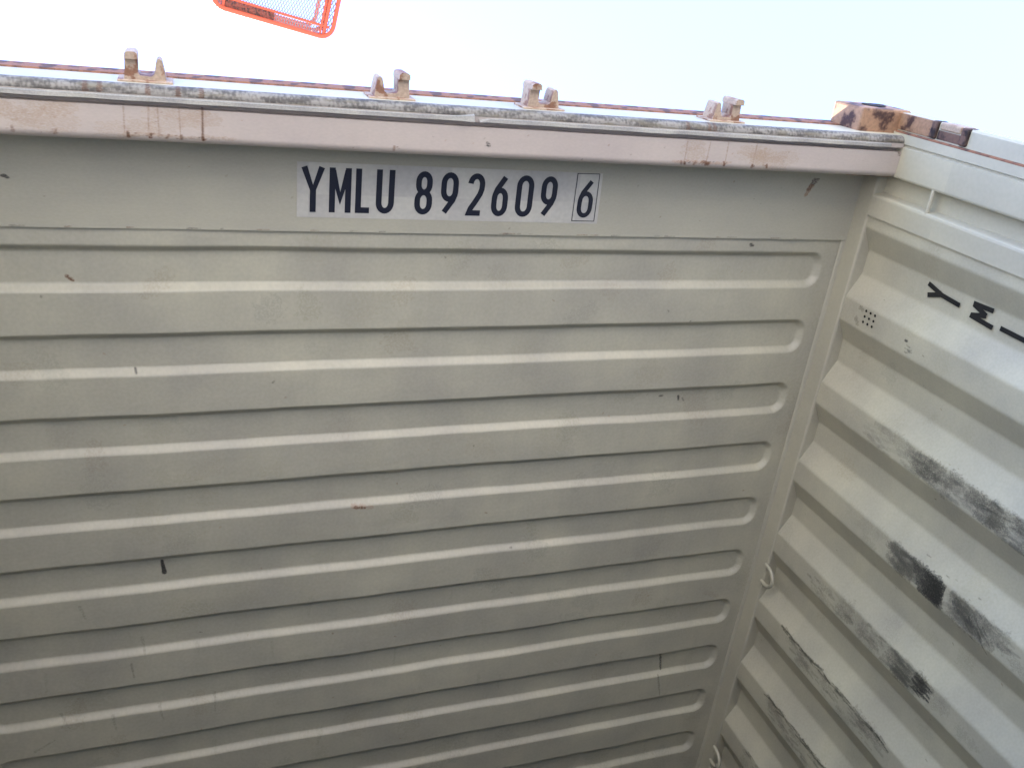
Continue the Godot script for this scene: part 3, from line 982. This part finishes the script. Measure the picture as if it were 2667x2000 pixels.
# ------------------------------------------------------------------ the orange work platform overhead
func make_lift() -> void:
	var lift := Node3D.new()
	lift.name = "boom_lift"
	lift.set_meta("label", "orange boom lift platform with mesh floor and rounded tube frame high above the container")
	lift.set_meta("category", "lift")
	add_child(lift)
	var base := Vector3(3.6, 0, 9.0)
	lift.position = base
	# platform: corner of the frame, its long edge and its short edge on a level 6 m above the container roof
	var o := at(-0.564, 6.0, 0.132) - base
	var ex := (at(-1.559, 6.0, 0.318) - at(-0.564, 6.0, 0.132)).normalized()
	var ez := Vector3(-ex.z, 0, ex.x)
	if ez.z < 0:
		ez = -ez
	var wid := 1.01
	var dep := 1.30
	var pl := Node3D.new()
	pl.name = "platform"
	lift.add_child(pl)
	var rim := func(inset: float, y: float, r: float) -> PackedVector3Array:
		var out := PackedVector3Array()
		for c in [[r + inset, r + inset, 180], [wid - r - inset, r + inset, 270], [wid - r - inset, dep - r - inset, 0], [r + inset, dep - r - inset, 90]]:
			for i in 7:
				var a := deg_to_rad(c[2] + 90.0 * i / 6.0)
				out.append(o + ex * (c[0] + cos(a) * r) + ez * (c[1] + sin(a) * r) + Vector3.UP * y)
		return out
	var st := new_st()
	tube(st, rim.call(0.018, 0.0, 0.105), 0.019, 10, true)
	put(pl, "lower_rail", done(st), m_orange)
	for yy in [0.55, 1.08]:
		st = new_st()
		tube(st, rim.call(0.018, yy, 0.105), 0.019, 10, true)
		put(pl, "guard_rail", done(st), m_orange)
	# floor bearers
	var bars := [[Vector2(0.05, 0.105), Vector2(0.96, 0.105), 0.011], [Vector2(0.085, 0.03), Vector2(0.085, 1.27), 0.016], [Vector2(0.115, 0.03), Vector2(0.115, 1.27), 0.010], [Vector2(0.90, 0.03), Vector2(0.90, 1.27), 0.012], [Vector2(0.05, 0.70), Vector2(0.96, 0.70), 0.014], [Vector2(0.05, 1.2), Vector2(0.96, 1.2), 0.014]]
	for b in bars:
		st = new_st()
		tube(st, PackedVector3Array([o + ex * b[0].x + ez * b[0].y + Vector3.UP * 0.012, o + ex * b[1].x + ez * b[1].y + Vector3.UP * 0.012]), b[2], 8)
		put(pl, "floor_bearer", done(st), m_orange)
	for c in [Vector2(0.1, 0.02), Vector2(0.91, 0.02), Vector2(0.1, 1.28), Vector2(0.91, 1.28), Vector2(0.5, 0.02), Vector2(0.02, 0.65), Vector2(0.99, 0.65)]:
		st = new_st()
		tube(st, PackedVector3Array([o + ex * c.x + ez * c.y, o + ex * c.x + ez * c.y + Vector3.UP * 1.08]), 0.015, 8)
		put(pl, "post", done(st), m_orange)
	# expanded metal floor: two families of thin strands that cross in diamonds
	st = new_st()
	var y0 := 0.034
	var pitch := 0.021
	for fam in 2:
		var dv := Vector2(0.42, 1.0).normalized() if fam == 0 else Vector2(-0.42, 1.0).normalized()
		var nv := Vector2(dv.y, -dv.x)
		var n0 := int(-1.6 / pitch)
		for i in range(n0, -n0):
			var p0 := nv * (i * pitch)
			# clip the line to the floor rectangle
			var lo := -9.0
			var hi := 9.0
			for ax in 2:
				var l: float = 0.03
				var h: float = (wid if ax == 0 else dep) - 0.03
				var ta := (l - p0[ax]) / dv[ax]
				var tb := (h - p0[ax]) / dv[ax]
				lo = maxf(lo, minf(ta, tb))
				hi = minf(hi, maxf(ta, tb))
			if hi - lo < 0.03:
				continue
			var a := p0 + dv * lo
			var b := p0 + dv * hi
			var pa := o + ex * a.x + ez * a.y + Vector3.UP * (y0 + 0.003 * fam)
			var pb := o + ex * b.x + ez * b.y + Vector3.UP * (y0 + 0.003 * fam)
			var sd := (pb - pa).normalized().cross(Vector3.UP) * 0.0030
			var up := Vector3.UP * 0.0030
			quad(st, pa - sd, pb - sd, pb + sd, pa + sd)
			quad(st, pa - sd + up, pa + sd + up, pb + sd + up, pb - sd + up)
			quad(st, pa - sd, pa - sd + up, pb - sd + up, pb - sd)
			quad(st, pa + sd, pb + sd, pb + sd + up, pa + sd + up)
	var fl := put(pl, "mesh_floor", done(st), m_mesh)
	fl.set_meta("kind", "stuff")
	# rusty perforated tread beside the inner bearer
	st = new_st()
	for i in 30:
		var xa := 0.50 + i * 0.0135
		prism(st, PackedVector2Array([Vector2(xa, 0.035), Vector2(xa + 0.0125, 0.035), Vector2(xa + 0.0125, 0.095), Vector2(xa, 0.095)]), 0.018, 0.026, func(q: Vector2, d: float) -> Vector3: return o + ex * q.x + ez * q.y + Vector3.UP * d)
	put(pl, "tread_strip", done(st), m_tread)
	# boom, turret, chassis and wheels stand well in front of the container
	var tip := o + ex * 0.5 + ez * dep + Vector3.UP * 0.1
	st = new_st()
	tube(st, PackedVector3Array([tip, tip + ez * 0.35 + Vector3.UP * 0.15, Vector3(0, 2.2, 0.3)]), 0.11, 10)
	put(lift, "boom", done(st), m_orange)
	st = new_st()
	tube(st, PackedVector3Array([Vector3(0, 1.0, 0.2), Vector3(0, 2.3, 0.3)]), 0.35, 14)
	put(lift, "turret", done(st), m_orange)
	st = new_st()
	bevel_box(st, Vector3(-0.9, 0.45, -1.5), Vector3(0.9, 1.05, 1.7), 0.08)
	put(lift, "chassis", done(st), m_orange)
	for wz in [-1.1, 1.2]:
		for wx in [-0.95, 0.95]:
			st = new_st()
			tube(st, PackedVector3Array([Vector3(wx - 0.14, 0.45, wz), Vector3(wx + 0.14, 0.45, wz)]), 0.45, 24)
			var wh := put(lift, "wheel", done(st), m_tyre)
			st = new_st()
			tube(st, PackedVector3Array([Vector3(wx - 0.15, 0.45, wz), Vector3(wx + 0.15, 0.45, wz)]), 0.2, 16)
			put(wh, "rim", done(st), m_orange)
